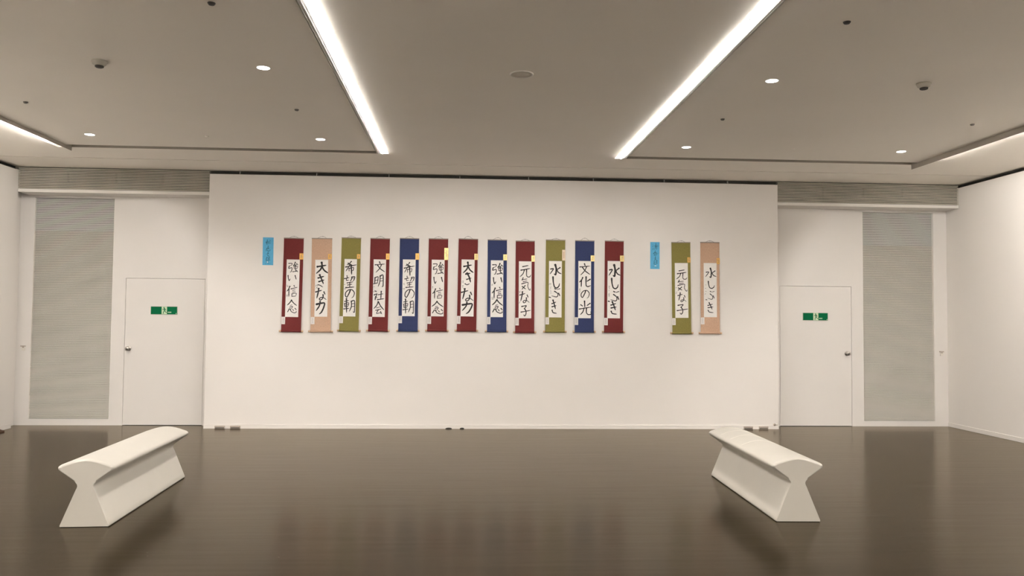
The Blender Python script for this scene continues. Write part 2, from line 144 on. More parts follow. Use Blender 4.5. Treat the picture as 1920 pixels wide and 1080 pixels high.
M['speaker_ring'] = mat('speaker_ring', (0.72, 0.68, 0.62), 0.5)
M['brown'] = mat('brown_wood', (0.07, 0.03, 0.012), 0.6)
M['outlet'] = mat('outlet_plate', (0.43, 0.37, 0.32), 0.5)
M['tube_in'] = mat('lit_tube', (0.9, 0.9, 0.9), 0.4, emit=(TUBE_COLOR, TUBE_INNER))
M['tube_out'] = mat('lit_tube_outer', (0.9, 0.9, 0.9), 0.4, emit=(TUBE_COLOR, TUBE_OUTER))
M['tube_left'] = mat('lit_tube_left', (0.9, 0.9, 0.9), 0.4, emit=(TUBE_COLOR, TUBE_LEFT))
M['lamp'] = mat('downlight_lens', (0.9, 0.9, 0.9), 0.4, emit=((1.0, 0.96, 0.9), DOWNLIGHT))
for k, c in dict(red=(0.150, 0.0225, 0.0215), navy=(0.029, 0.041, 0.118), green=(0.225, 0.195, 0.054), beige=(0.55, 0.365, 0.255)).items():
    M[k] = mat('silk_' + k, c, 0.75, noise=(120, 0.10, (1, 1, 0.35)), bump=(600, 0.1, 0.001), spec=0.3)

def floor_material():
    m = bpy.data.materials.new('dark_floor')
    m.use_nodes = True
    nt = m.node_tree
    b = nt.nodes['Principled BSDF']
    tc = nt.nodes.new('ShaderNodeTexCoord')
    mp = nt.nodes.new('ShaderNodeMapping')
    mp.inputs['Scale'].default_value = (0.30, 6.0, 1)
    n = nt.nodes.new('ShaderNodeTexNoise')
    n.inputs['Scale'].default_value = 3.0
    n.inputs['Detail'].default_value = 7
    n.inputs['Roughness'].default_value = 0.62
    nt.links.new(tc.outputs['Object'], mp.inputs['Vector'])
    nt.links.new(mp.outputs['Vector'], n.inputs['Vector'])
    r = nt.nodes.new('ShaderNodeValToRGB')
    r.color_ramp.elements[0].position = 0.32
    r.color_ramp.elements[1].position = 0.72
    r.color_ramp.elements[0].color = (0.013, 0.0088, 0.0038, 1)
    r.color_ramp.elements[1].color = (0.020, 0.0138, 0.0062, 1)
    nt.links.new(n.outputs['Fac'], r.inputs['Fac'])
    # a few pale specks of dust
    v = nt.nodes.new('ShaderNodeTexVoronoi')
    v.inputs['Scale'].default_value = 3.3
    nt.links.new(tc.outputs['Object'], v.inputs['Vector'])
    lt = nt.nodes.new('ShaderNodeMath')
    lt.operation = 'LESS_THAN'
    lt.inputs[1].default_value = 0.018
    nt.links.new(v.outputs['Distance'], lt.inputs[0])
    mx = nt.nodes.new('ShaderNodeMix')
    mx.data_type = 'RGBA'
    mx.inputs['B'].default_value = (0.16, 0.14, 0.11, 1)
    nt.links.new(lt.outputs[0], mx.inputs['Factor'])
    nt.links.new(r.outputs['Color'], mx.inputs['A'])
    n2 = nt.nodes.new('ShaderNodeTexNoise')
    n2.inputs['Scale'].default_value = 1.1
    n2.inputs['Detail'].default_value = 4
    nt.links.new(mp.outputs['Vector'], n2.inputs['Vector'])
    mr = nt.nodes.new('ShaderNodeMapRange')
    mr.inputs['From Min'].default_value = 0.3
    mr.inputs['From Max'].default_value = 0.7
    mr.inputs['To Min'].default_value = 0.175
    mr.inputs['To Max'].default_value = 0.210
    nt.links.new(n2.outputs['Fac'], mr.inputs['Value'])
    # varnished boards: brown diffuse under a warm clear gloss
    out = nt.nodes['Material Output']
    df = nt.nodes.new('ShaderNodeBsdfDiffuse')
    gl = nt.nodes.new('ShaderNodeBsdfGlossy')
    gr = nt.nodes.new('ShaderNodeValToRGB')
    gr.color_ramp.elements[0].position = 0.30
    gr.color_ramp.elements[1].position = 0.70
    gr.color_ramp.elements[0].color = (0.90, 0.825, 0.715, 1)
    gr.color_ramp.elements[1].color = (1.0, 0.93, 0.825, 1)
    nt.links.new(n.outputs['Fac'], gr.inputs['Fac'])
    nt.links.new(gr.outputs['Color'], gl.inputs['Color'])
    fr = nt.nodes.new('ShaderNodeFresnel')
    fr.inputs['IOR'].default_value = 1.208
    ms = nt.nodes.new('ShaderNodeMixShader')
    nt.links.new(mx.outputs['Result'], df.inputs['Color'])
    nt.links.new(mr.outputs['Result'], gl.inputs['Roughness'])
    nt.links.new(fr.outputs['Fac'], ms.inputs['Fac'])
    nt.links.new(df.outputs['BSDF'], ms.inputs[1])
    nt.links.new(gl.outputs['BSDF'], ms.inputs[2])
    nt.links.new(ms.outputs['Shader'], out.inputs['Surface'])
    nt.nodes.remove(b)
    return m
M['floor'] = floor_material()

# ------------------------------------------------------------------ mesh helpers
class MB:
    def __init__(s):
        s.v = []; s.f = []; s.smooth = []
    def poly(s, pts, smooth=False):
        i = len(s.v); s.v += [tuple(p) for p in pts]
        s.f.append(tuple(range(i, i + len(pts)))); s.smooth.append(smooth)
        return s
    def box(s, x0, x1, y0, y1, z0, z1):
        i = len(s.v)
        s.v += [(x0, y0, z0), (x1, y0, z0), (x1, y1, z0), (x0, y1, z0), (x0, y0, z1), (x1, y0, z1), (x1, y1, z1), (x0, y1, z1)]
        for q in ((3, 2, 1, 0), (4, 5, 6, 7), (0, 1, 5, 4), (1, 2, 6, 5), (2, 3, 7, 6), (3, 0, 4, 7)):
            s.f.append(tuple(i + k for k in q)); s.smooth.append(False)
        return s
    def lathe(s, prof, axis='z', c=(0, 0, 0), n=24, smooth=True):
        i = len(s.v); m = len(prof)
        for k in range(n):
            a = 2 * math.pi * k / n
            for (r, h) in prof:
                x, y = r * math.cos(a), r * math.sin(a)
                p = (x, y, h) if axis == 'z' else ((x, h, -y) if axis == 'y' else (h, x, y))
                s.v.append(tuple(c[q] + p[q] for q in range(3)))
        for k in range(n):
            k2 = (k + 1) % n
            for j in range(m - 1):
                s.f.append((i + k * m + j, i + k2 * m + j, i + k2 * m + j + 1, i + k * m + j + 1)); s.smooth.append(smooth)
        for j, flip in ((0, True), (m - 1, False)):
            if prof[j][0] > 1e-6:
                ring = [i + k * m + j for k in range(n)]
                s.f.append(tuple(ring[::-1] if flip else ring)); s.smooth.append(False)
        return s
    def tube(s, pts, r, n=8):
        i = len(s.v); m = len(pts); P = [Vector(p) for p in pts]
        for k, p in enumerate(P):
            t = (P[min(k + 1, m - 1)] - P[max(k - 1, 0)]).normalized()
            a = t.cross(Vector((0, 0, 1)))
            if a.length < 1e-3: a = t.cross(Vector((0, 1, 0)))
            a.normalize(); b = t.cross(a)
            for q in range(n):
                w_ = 2 * math.pi * q / n
                s.v.append(tuple(p + r * (math.cos(w_) * a + math.sin(w_) * b)))
        for k in range(m - 1):
            for q in range(n):
                q2 = (q + 1) % n
                s.f.append((i + k * n + q, i + k * n + q2, i + (k + 1) * n + q2, i + (k + 1) * n + q)); s.smooth.append(True)
        s.f.append(tuple(i + q for q in range(n))[::-1]); s.smooth.append(False)
        s.f.append(tuple(i + (m - 1) * n + q for q in range(n))); s.smooth.append(False)
        return s
    def build(s, name, m, parent=None, bevel=0, seg=2, **props):
        me = bpy.data.meshes.new(name)
        me.from_pydata(s.v, [], s.f)
        me.polygons.foreach_set('use_smooth', s.smooth)
        me.update()
        bm = bmesh.new(); bm.from_mesh(me)
        bmesh.ops.recalc_face_normals(bm, faces=bm.faces)
        bm.to_mesh(me); bm.free()
        me.materials.append(m)
        o = bpy.data.objects.new(name, me)
        COL.objects.link(o)
        if parent: o.parent = parent
        if bevel:
            bv = o.modifiers.new('bevel', 'BEVEL'); bv.width = bevel; bv.segments = seg; bv.limit_method = 'ANGLE'
        for k, v in props.items(): o[k] = v
        return o

def empty(name, loc, label, cat, group=None, rot=(0, 0, 0)):
    o = bpy.data.objects.new(name, None)
    o.empty_display_size = 0.1
    COL.objects.link(o)
    o.location = loc; o.rotation_euler = rot
    o['label'] = label; o['category'] = cat
    if group: o['group'] = group
    return o

def copy_tree(o, parent=None):
    c = o.copy(); COL.objects.link(c)
    if parent: c.parent = parent
    for ch in list(o.children): copy_tree(ch, c)
    return c

S_ = dict(kind='structure')

# ------------------------------------------------------------------ room shell
H = 3.65            # ceiling
WT = 3.60           # top of the wall panels, below the dark rail gap
XL, XLR, XR = -2.6225, -2.7514, 11.0245
W = 8.25            # width of the scroll wall
D = 0.3187          # depth of the two recesses
YB = -19.0
MB().box(XL - 0.6, XR + 0.6, YB - 0.3, D + 0.4, -0.12, 0).build('floor', M['floor'], **S_)

# ceiling: rectangles around the light slots
XS = [XL - 0.6, -1.405, -1.24, 2.505, 2.657, 5.548, 5.70, 9.49, 9.655, XR + 0.6]
YSL = (-17.0, -1.56, -1.41)
c = MB()
def crect(x0, x1, y0, y1): c.box(x0, x1, y0, y1, H, H + 0.22)
crect(XS[0], XS[-1], -0.723, D + 0.4)
c.box(XS[0], XS[-1], -0.753, -0.723, H + 0.05, H + 0.22)      # fine joint in the plaster
crect(XS[0], XS[-1], YSL[2], -0.753)
crect(XS[0], XS[-1], YB - 0.3, YSL[0])
for a, b_ in ((0, 1), (4, 5), (8, 9)): crect(XS[a], XS[b_], YSL[0], YSL[2])
for a, b_ in ((2, 3), (6, 7)):
    crect(XS[a], XS[b_], YSL[0], YSL[1])
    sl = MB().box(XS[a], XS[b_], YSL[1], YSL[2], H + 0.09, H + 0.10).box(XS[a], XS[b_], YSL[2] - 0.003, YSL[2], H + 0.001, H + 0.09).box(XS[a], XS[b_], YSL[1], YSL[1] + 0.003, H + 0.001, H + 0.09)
    sl.build('trim_%d' % (4 if a == 2 else 5), M['plate_slot_shade'], **S_)    # added lining of the tubeless cross slot, its grey paints in the shade
    c.box(XS[a], XS[b_], YSL[1], YSL[2], H + 0.10, H + 0.22)
for a, b_ in ((1, 2), (3, 4), (5, 6), (7, 8)): c.box(XS[a], XS[b_], YSL[0], YSL[2], H + 0.13, H + 0.22)
c.build('ceiling', M['ceiling'], **S_)

# scroll wall (stands forward of the recesses)
MB().box(0, W, 0, D + 0.12, 0, WT).build('wall_front', M['wall'], bevel=0.004, **S_)
MB().box(0, W, 0.05, 0.2, WT, H).build('trim_1', M['dark'], **S_)
b_ = MB().box(0.0, W, -0.010, 0.0, 0.0, 0.047).box(0.0, W, -0.013, 0.0, 0.047, 0.052)
b_.build('baseboard_front', M['wall'], **S_)

# side walls with the dark gap on top
MB().box(XL - 0.129, XL, YB, -0.001, 0, WT).build('wall_left', M['wall_side'], **S_)
MB().box(XL - 0.129, XL - 0.05, YB, -0.001, WT, H).build('trim_2', M['dark'], **S_)
MB().box(XLR - 0.2, XLR, -0.002, D + 0.1, 0, H).build('wall_corner_left', M['wall_side'], **S_)
MB().box(XR, XR + 0.2, YB, D + 0.1, 0, WT).build('wall_right', M['wall_side'], **S_)
MB().box(XR + 0.05, XR + 0.2, YB, D + 0.1, WT, H).build('trim_3', M['dark'], **S_)
MB().box(XR - 0.010, XR, YB, D, 0.0, 0.062).build('baseboard_right', M['wall_side'], bevel=0.003, **S_)
MB().box(XL, XL + 0.010, YB, -0.002, 0.0, 0.062).build('baseboard_left', M['wall_side'], bevel=0.003, **S_)
MB().box(XL - 0.129, XR + 0.2, YB - 0.2, YB, 0, H).build('wall_back', M['wall_side'], **S_)

# picture rails running in the gaps
def rail(name, pts, label):
    (x0, y0), (x1, y1) = pts
    o = MB()
    if y0 == y1: o.box(x0, x1, y0, y0 + 0.035, WT + 0.004, WT + 0.014).box(x0, x1, y0 + 0.005, y0 + 0.03, WT + 0.026, WT + 0.034)
    else: o.box(x0 - 0.0175, x0 + 0.0175, y0, y1, WT + 0.004, WT + 0.014).box(x0 - 0.0125, x0 + 0.0125, y0, y1, WT + 0.026, WT + 0.034)
    r = o.build(name, M['rail'], label=label, category='picture rail')
    return r
pr = rail('picture_rail', ((0.01, 0.006), (W - 0.01, 0.006)), 'dark metal picture rail along the top of the scroll wall')
for x in (0.42, 1.5, 2.53, 3.55, 4.55, 5.5, 6.55, 7.5):
    MB().box(x - 0.004, x + 0.004, 0.003, 0.047, WT + 0.001, H - 0.004).build('rail_bracket', M['alu'], pr)
rail('picture_rail', ((XL - 0.025, YB + 0.1), (XL - 0.025, -0.05)), 'dark metal picture rail along the top of the left side wall')
rail('picture_rail', ((XR + 0.025, YB + 0.1), (XR + 0.025, -0.05)), 'dark metal picture rail along the top of the right side wall')

# recess walls: flush door and louvre panel let into each
def recess(side, x0, x1, door, louv, zd, lz):
    o = MB()
    d0, d1 = door; l0, l1 = louv
    g = 0.0045
    Y0, Y1 = D, D + 0.10
    ops = sorted([(d0 - g, d1 + g, 0.0, zd + g), (l0, l1, lz[0], lz[1])])
    xs = x0
    for (a, b2, z0, z1) in ops:
        o.box(xs, a, Y0, Y1, 0, H)
        if z0 > 0: o.box(a, b2, Y0, Y1, 0, z0)
        o.box(a, b2, Y0, Y1, z1, H)
        xs = b2
    o.box(xs, x1, Y0, Y1, 0, H)
    o.build('wall_front_' + side, M['door'], **S_)
    MB().box(x0, x1, D + 0.105, D + 0.2, 0, H).build('wall_back_' + side, M['dark'], **S_)

recess('left', XLR, 0.45, (-1.243, -0.130), (-2.555, -1.437), 2.112, (0.093, 3.262))
recess('right', 7.8, XR, (8.405, 9.512), (9.700, 10.817), 2.112, (0.084, 3.258))

def door(name, x0, x1, knob_x):
    o = MB().box(x0, x1, D + 0.002, D + 0.045, 0.006, 2.112).build(name, M['door'], **S_)
    k = MB().lathe([(0.0001, 0), (0.036, 0), (0.036, -0.006), (0.030, -0.010), (0.0001, -0.010)], 'y', (knob_x, D + 0.002, 1.10), 28).build('rose_plate', M['chrome'], o)
    MB().lathe([(0.010, -0.009), (0.010, -0.030), (0.022, -0.036), (0.030, -0.048), (0.030, -0.060), (0.024, -0.068), (0.0001, -0.070)], 'y', (knob_x, D + 0.002, 1.10), 28).build('door_knob', M['chrome'], o)
    MB().lathe([(0.0001, -0.0705), (0.008, -0.0705), (0.008, -0.0725), (0.0001, -0.0725)], 'y', (knob_x, D + 0.002, 1.10), 12).build('keyhole', M['dark'], o)
    return o
door('door_1', -1.243, -0.130, -1.185)
door('door_2', 8.405, 9.512, 9.443)

# louvre panels
def louver_panel(x0, x1, z0, z1, zsplit, label):
    t = empty('louver_panel', ((x0 + x1) / 2, D + 0.06, z0), label, 'louver panel', 'louvre panels beside the doors')
    cx, hw = (x0 + x1) / 2, (x1 - x0) / 2 - 0.002
    def L(x, y, z): return (x - cx, y - D - 0.06, z - z0)
    def slats(a, b2, nose):
        o = MB(); pitch = 0.0158
        n = int((b2 - a) / pitch)
        for k in range(n):
            z = a + (k + 0.5) * (b2 - a) / n
            # blade: low front nose, sloping up and back
            p = [(-0.054, z - 0.0055), (-0.054, z - 0.0055 + nose), (-0.020, z + 0.0082), (-0.020, z + 0.0070), (-0.050, z - 0.0055)]
            q0 = [(-hw, y, zz - z0) for y, zz in p]; q1 = [(hw, y, zz - z0) for y, zz in p]
            for j in range(len(p)):
                j2 = (j + 1) % len(p)
                o.poly([q0[j], q1[j], q1[j2], q0[j2]])
            o.poly(q0); o.poly(q1[::-1])
        return o
    slats(z0 + 0.004, zsplit, 0.0070).build('lower_louver', M['louver'], t)
    slats(zsplit, z1 - 0.004, 0.0088).build('upper_louver', M['louver_grey'], t, label='greyer upper section of louvre slats')
    MB().box(-hw, hw, -0.018, -0.012, 0.001, z1 - z0 - 0.001).build('backing_sheet', M['louver_back'], t)
    e = MB()
    for sx in (-1, 1): e.box(sx * hw - 0.002, sx * hw + 0.002, -0.0565, -0.016, 0.001, z1 - z0 - 0.001)
    e.build('edge_strip', M['louver'], t)
louver_panel(-2.555, -1.437, 0.093, 3.262, 2.785, 'tall louvred panel left of the left exit door, grey slats at its top')
louver_panel(9.700, 10.817, 0.084, 3.258, 2.750, 'tall louvred panel right of the right exit door, grey slats at its top')

# louvred air grilles over the recesses
def air_grille(x0, x1, label, marks):
    t = empty('air_grille', ((x0 + x1) / 2, 0, 3.34), label, 'air vent', 'air grilles over the recesses')
    cx, hw = (x0 + x1) / 2, (x1 - x0) / 2
    o = MB(); n = 13; z0, z1 = 0.002, 0.300
    for k in range(n):
        z = z0 + (k + 0.5) * (z1 - z0) / n
        p = [(0.0, z - 0.007), (0.0, z + 0.0035), (0.026, z + 0.012), (0.026, z + 0.009), (0.004, z - 0.007)]
        q0 = [(-hw, y, zz) for y, zz in p]; q1 = [(hw, y, zz) for y, zz in p]
        for j in range(5):
            j2 = (j + 1) % 5
            o.poly([q0[j], q1[j], q1[j2], q0[j2]])
        o.poly(q0); o.poly(q1[::-1])
    o.build('slats', M['grille'], t)
    MB().box(-hw, hw, 0.034, 0.044, 0.0, 0.306).build('backing_sheet', M['dark'], t)
    for x in marks: MB().box(x - cx - 0.012, x - cx + 0.012, 0.020, 0.033, 0.11, 0.25).build('bracket', M['rubber'], t)
    MB().box(-hw, hw, 0.0, D - 0.001, -0.045, 0.0).build('bottom_ledge', M['wall_side'], t)
air_grille(XL + 0.0, -0.002, 'grey slatted air grille above the left exit door', (-1.96, -1.30, -0.66))
air_grille(W + 0.002, XR - 0.002, 'grey slatted air grille above the right exit door', (8.95, 9.57, 10.17))

# ------------------------------------------------------------------ strip lights
def strip_light(x0, x1, flange_left, m_tube, tx, tz, ends, label, shield=0, outer=False):
    """Recessed channel running to the back of the room with a staggered row of tubes."""
    t = empty('strip_light', ((x0 + x1) / 2, YSL[2], H), label, 'ceiling light', 'strip lights in the ceiling')
    cx = (x0 + x1) / 2
    y0, y1 = YSL[0] - YSL[2], 0.0
    hw = (x1 - x0) / 2
    ch = MB()
    dz = 0.10
    s = 1 if flange_left else -1
    if shield:
        a, b2 = -hw, hw
        # hanging plate on the room side that screens the tubes
        px = -s * hw if outer else s * hw
        MB().box(px - 0.002, px + 0.002, y0, y1, -shield, dz).build('screen_plate', M['plate_slot_shade'], t)
    else:
        f = 0.055
        a, b2 = (-hw + f, hw) if flange_left else (-hw, hw - f)
        fl = MB(); fx0, fx1 = (-hw, a) if flange_left else (b2, hw)
        fl.box(fx0 + (0.008 if flange_left else 0), fx1 - (0 if flange_left else 0.008), y0, y1, -0.003, 0.006)
        for q in (0.25, 0.62): fl.box(fx0 + (fx1 - fx0) * q - 0.002, fx0 + (fx1 - fx0) * q + 0.002, y0, y1, -0.0055, -0.003)
        fl.build('flange', M['alu'], t)
    ch.box(a, b2, y0, y1, dz, dz + 0.004)
    ch.box(a, a + 0.003, y0, y1, 0.003, dz).box(b2 - 0.003, b2, y0, y1, 0.003, dz)
    ch.box(a, b2, y1 - 0.003, y1, 0.003, dz)
    ch.build('channel', M['white'], t)
    n = 13; L = (abs(y0) - ends - 0.05) / n
    for row in ((0,) if shield else (-1, 1)):
        xo = tx - cx + row * 0.019
        first = -ends - (0.03 if row * s > 0 else 0.0)
        stops = [first - k * L + (0.45 * L if k and row > 0 else 0) for k in range(n + (1 if row <= 0 else 2))]
        stops[-1] = y0 + 0.02
        for ya, yb in zip(stops, stops[1:]):
            tb = MB().tube([(xo, ya - 0.012, tz), (xo, yb + 0.012, tz)], 0.0155, 10).build('fluorescent_tube', m_tube, t)
            for e0, e1 in ((ya, ya - 0.0118), (yb + 0.0118, yb)):
                MB().tube([(xo, e0, tz), (xo, e1, tz)], 0.0145, 10).build('end_cap', M['alu'], tb)
    return t
strip_light(2.505, 2.657, True, M['tube_in'], 2.604, 0.005, 0.03, 'bright strip light on the left of the plain middle ceiling')
strip_light(5.548, 5.70, False, M['tube_in'], 5.601, 0.005, 0.03, 'bright strip light on the right of the plain middle ceiling')
strip_light(-1.405, -1.24, False, M['tube_left'], -1.30, -0.003, 0.26, 'thin glowing strip light next to the left side wall', 0.045, True)
strip_light(9.49, 9.655, True, M['tube_out'], 9.55, -0.002, 0.30, 'dim screened slot light next to the right side wall', 0.064, True)

# ------------------------------------------------------------------ ceiling fittings
def downlight(x, y, label):
    t = empty('downlight', (x, y, H), label, 'downlight', 'round downlights')
    MB().lathe([(0.052, 0.004), (0.052, -0.003), (0.060, -0.003), (0.060, 0.0)], 'z', n=28).build('trim_ring', M['white'], t)
    MB().lathe([(0.0001, -0.002), (0.0525, -0.002), (0.0525, 0.002), (0.0001, 0.002)], 'z', n=28).build('lens', M['lamp'], t)
for x, y, l in ((1.936, -4.84, 'round downlight just left of the left strip light, the nearer of that pair'),
                (1.936, -2.16, 'round downlight beside the far end of the left strip light'),
                (-0.69, -2.15, 'round downlight beside the thin strip light at the left wall'),
                (6.272, -4.86, 'round downlight just right of the right strip light, the nearer of that pair'),
                (6.272, -2.17, 'round downlight beside the far end of the right strip light'),
                (8.916, -2.19, 'round downlight by the dim slot light at the right wall')):
    downlight(x, y, l)

def fitting(x, y, label, m='fitting', r=0.026):
    o = MB().lathe([(0.0001, -0.014), (r * 0.7, -0.014), (r, -0.004), (r, 0.0), (0.0001, 0.0)], 'z', n=20).build('ceiling_fitting', M[m], label=label, category='ceiling fitting', group='small round ceiling fittings')
    o.location = (x, y, H)
for x, y, l in ((1.935, -6.22, 'small dark round ceiling fitting at the top edge, left of the left strip light'),
                (1.936, -3.50, 'small dark round ceiling fitting between the two downlights left of the left strip light'),
                (-0.671, -3.54, 'small dark round ceiling fitting above the thin strip light, far left'),
                (6.265, -6.24, 'small dark round ceiling fitting near the top edge, right of the right strip light'),
                (6.270, -3.53, 'small dark round ceiling fitting between the two downlights right of the right strip light'),
                (8.918, -3.56, 'small dark round ceiling fitting above the dim slot light, far right')):
    near = y < -5
    fitting(x, y, l, 'fitting' if near else 'grey_fitting', 0.026 if near else 0.022)
fitting(0.649, -2.20, 'faint pale ceiling fitting between the two farthest left downlights', 'ceiling', 0.022)
fitting(7.564, -2.21, 'faint pale ceiling fitting between the two farthest right downlights', 'ceiling', 0.022)

def smoke_detector(x, y, label):
    t = empty('smoke_detector', (x, y, H), label, 'smoke detector', 'smoke detectors')
    MB().lathe([(0.062, 0.0), (0.062, -0.010), (0.056, -0.016), (0.050, -0.030), (0.036, -0.040), (0.0001, -0.040)], 'z', n=28).build('housing', M['detector'], t)
    MB().lathe([(0.034, -0.0395), (0.034, -0.050), (0.026, -0.055), (0.0001, -0.055)], 'z', n=24).build('sensor_cap', M['fitting'], t, label='dark sensor cap')
smoke_detector(0.630, -4.90, 'cone shaped smoke detector on the left part of the ceiling')
smoke_detector(7.605, -4.90, 'cone shaped smoke detector on the right part of the ceiling')

t = empty('ceiling_speaker', (4.10, -4.855, H), 'round ceiling speaker with pale rim in the middle of the ceiling', 'speaker')
MB().lathe([(0.086, 0.0), (0.086, -0.006), (0.092, -0.008), (0.100, -0.005), (0.101, 0.0)], 'z', n=40).build('rim', M['speaker_ring'], t)
MB().lathe([(0.0001, -0.003), (0.0865, -0.003), (0.0865, 0.0), (0.0001, 0.0)], 'z', n=40).build('grille', M['speaker_mesh'], t)

# ------------------------------------------------------------------ exit signs
def exit_sign(x, z, w_, label):
    h = 0.118
    t = empty('exit_sign', (x, D + 0.002, z), label, 'exit sign', 'green exit signs')
    MB().box(-w_ / 2, w_ / 2, -0.010, 0, -h / 2, h / 2).build('backplate', M['sign_edge'], t, bevel=0.002)
    a = w_ * 0.10
    MB().box(-w_ / 2 + 0.005, -a + 0.005, -0.0125, -0.010, -h / 2 + 0.005, h / 2 - 0.005).build('green_panel', M['green_sign'], t)
    MB().box(a + 0.005, w_ / 2 - 0.006, -0.0125, -0.010, -h / 2 + 0.005, h / 2 - 0.005).build('green_panel', M['green_sign'], t)
    sq = MB().box(-a + 0.005, a + 0.005, -0.0125, -0.010, -h / 2 + 0.003, h / 2 - 0.003).build('pale_panel', M['pale_sign'], t)
    # running figure heading left through a doorway
    p = MB()
    def limb(pts, wd):
        for (x0, z0), (x1, z1) in zip(pts, pts[1:]):
            dx, dz = x1 - x0, z1 - z0; l_ = math.hypot(dx, dz); nx, nz = -dz / l_ * wd / 2, dx / l_ * wd / 2
            ex, ez = dx / l_ * wd * 0.3, dz / l_ * wd * 0.3
            f = [(x0 + nx - ex, z0 + nz - ez), (x1 + nx + ex, z1 + nz + ez), (x1 - nx + ex, z1 - nz + ez), (x0 - nx - ex, z0 - nz - ez)]
            p.poly([(q[0] + 0.005, -0.0135, q[1]) for q in f])
    p.poly([(0.000 + 0.0085 * math.cos(k * math.pi / 7), -0.0135, 0.040 + 0.0085 * math.sin(k * math.pi / 7)) for k in range(14)])
    limb([(0.0, 0.028), (0.004, -0.004)], 0.015)
    limb([(0.0, 0.024), (-0.016, 0.012), (-0.026, 0.018)], 0.007)
    limb([(0.002, 0.026), (0.018, 0.016), (0.022, 0.002)], 0.007)
    limb([(0.003, -0.004), (-0.010, -0.020), (-0.014, -0.046)], 0.009)
    limb([(0.006, -0.004), (0.018, -0.022), (0.032, -0.030)], 0.009)
    p.build('running_figure', M['green_sign'], sq)
    m2 = MB()
    x0 = a + 0.018
    for k in range(6):
        m2.box(x0 + k * 0.0085, x0 + k * 0.0085 + 0.0055, -0.0135, -0.0125, -0.034, -0.020 + 0.003 * (k % 2))
    m2.box(w_ / 2 - 0.022, w_ / 2 - 0.011, -0.0135, -0.0125, -h / 2 + 0.008, -h / 2 + 0.022)
    m2.build('small_lettering', M['pale_sign'], t)
exit_sign(-0.697, 1.653, 0.378, 'green running man exit sign on the left door')
exit_sign(8.951, 1.653, 0.390, 'green running man exit sign on the right door')

# ------------------------------------------------------------------ brush strokes
def smooth_pts(pts, sub=5):
    P = [Vector(p) for p in pts]
    if len(P) == 2: P = [P[0], P[0].lerp(P[1], 0.5), P[1]]
    out = []
    for i in range(len(P) - 1):
        p0 = P[max(i - 1, 0)]; p1 = P[i]; p2 = P[i + 1]; p3 = P[min(i + 2, len(P) - 1)]
        for k in range(sub):
            u = k / sub
            c1 = p1 + (p2 - p0) / 6 * 0.75; c2 = p2 - (p3 - p1) / 6 * 0.75
            out.append((1 - u) ** 3 * p1 + 3 * u * (1 - u) ** 2 * c1 + 3 * u * u * (1 - u) * c2 + u ** 3 * p2)
    out.append(P[-1])
    return out

def brush(mb, pts, wd, depth, taper=True):
    P = smooth_pts(pts)
    n = len(P); L_, R_ = [], []
    for k, p in enumerate(P):
        t_ = P[min(k + 1, n - 1)] - P[max(k - 1, 0)]
        if t_.length < 1e-9: t_ = Vector((1, 0))
        t_.normalize(); nn = Vector((-t_.y, t_.x))
        u = k / (n - 1)
        f = (0.78 + 0.34 * math.exp(-(u / 0.14) ** 2) - (0.38 * max(0, (u - 0.72) / 0.28) ** 1.6 if taper else 0)) if taper else 0.9
        f *= 1 + 0.05 * math.sin(k * 2.1 + wd * 900)
        L_.append(p + nn * wd * 0.62 * f); R_.append(p - nn * wd * 0.62 * f)
    # rounded caps
    d0 = (P[0] - P[1]).normalized(); d1 = (P[-1] - P[-2]).normalized()
    poly_pts = []
    start = [P[0] + d0 * wd * 0.42 + (L_[0] - P[0]) * 0.45, P[0] + d0 * wd * 0.42 + (R_[0] - P[0]) * 0.45]
    end = [P[-1] + d1 * wd * 0.35 + (L_[-1] - P[-1]) * 0.4, P[-1] + d1 * wd * 0.35 + (R_[-1] - P[-1]) * 0.4]
    L_ = [start[0]] + L_ + [end[0]]; R_ = [start[1]] + R_ + [end[1]]
    for k in range(len(L_) - 1):
        mb.poly([(q.x, depth(q.x, q.y), q.y) for q in (L_[k], L_[k + 1], R_[k + 1], R_[k])])

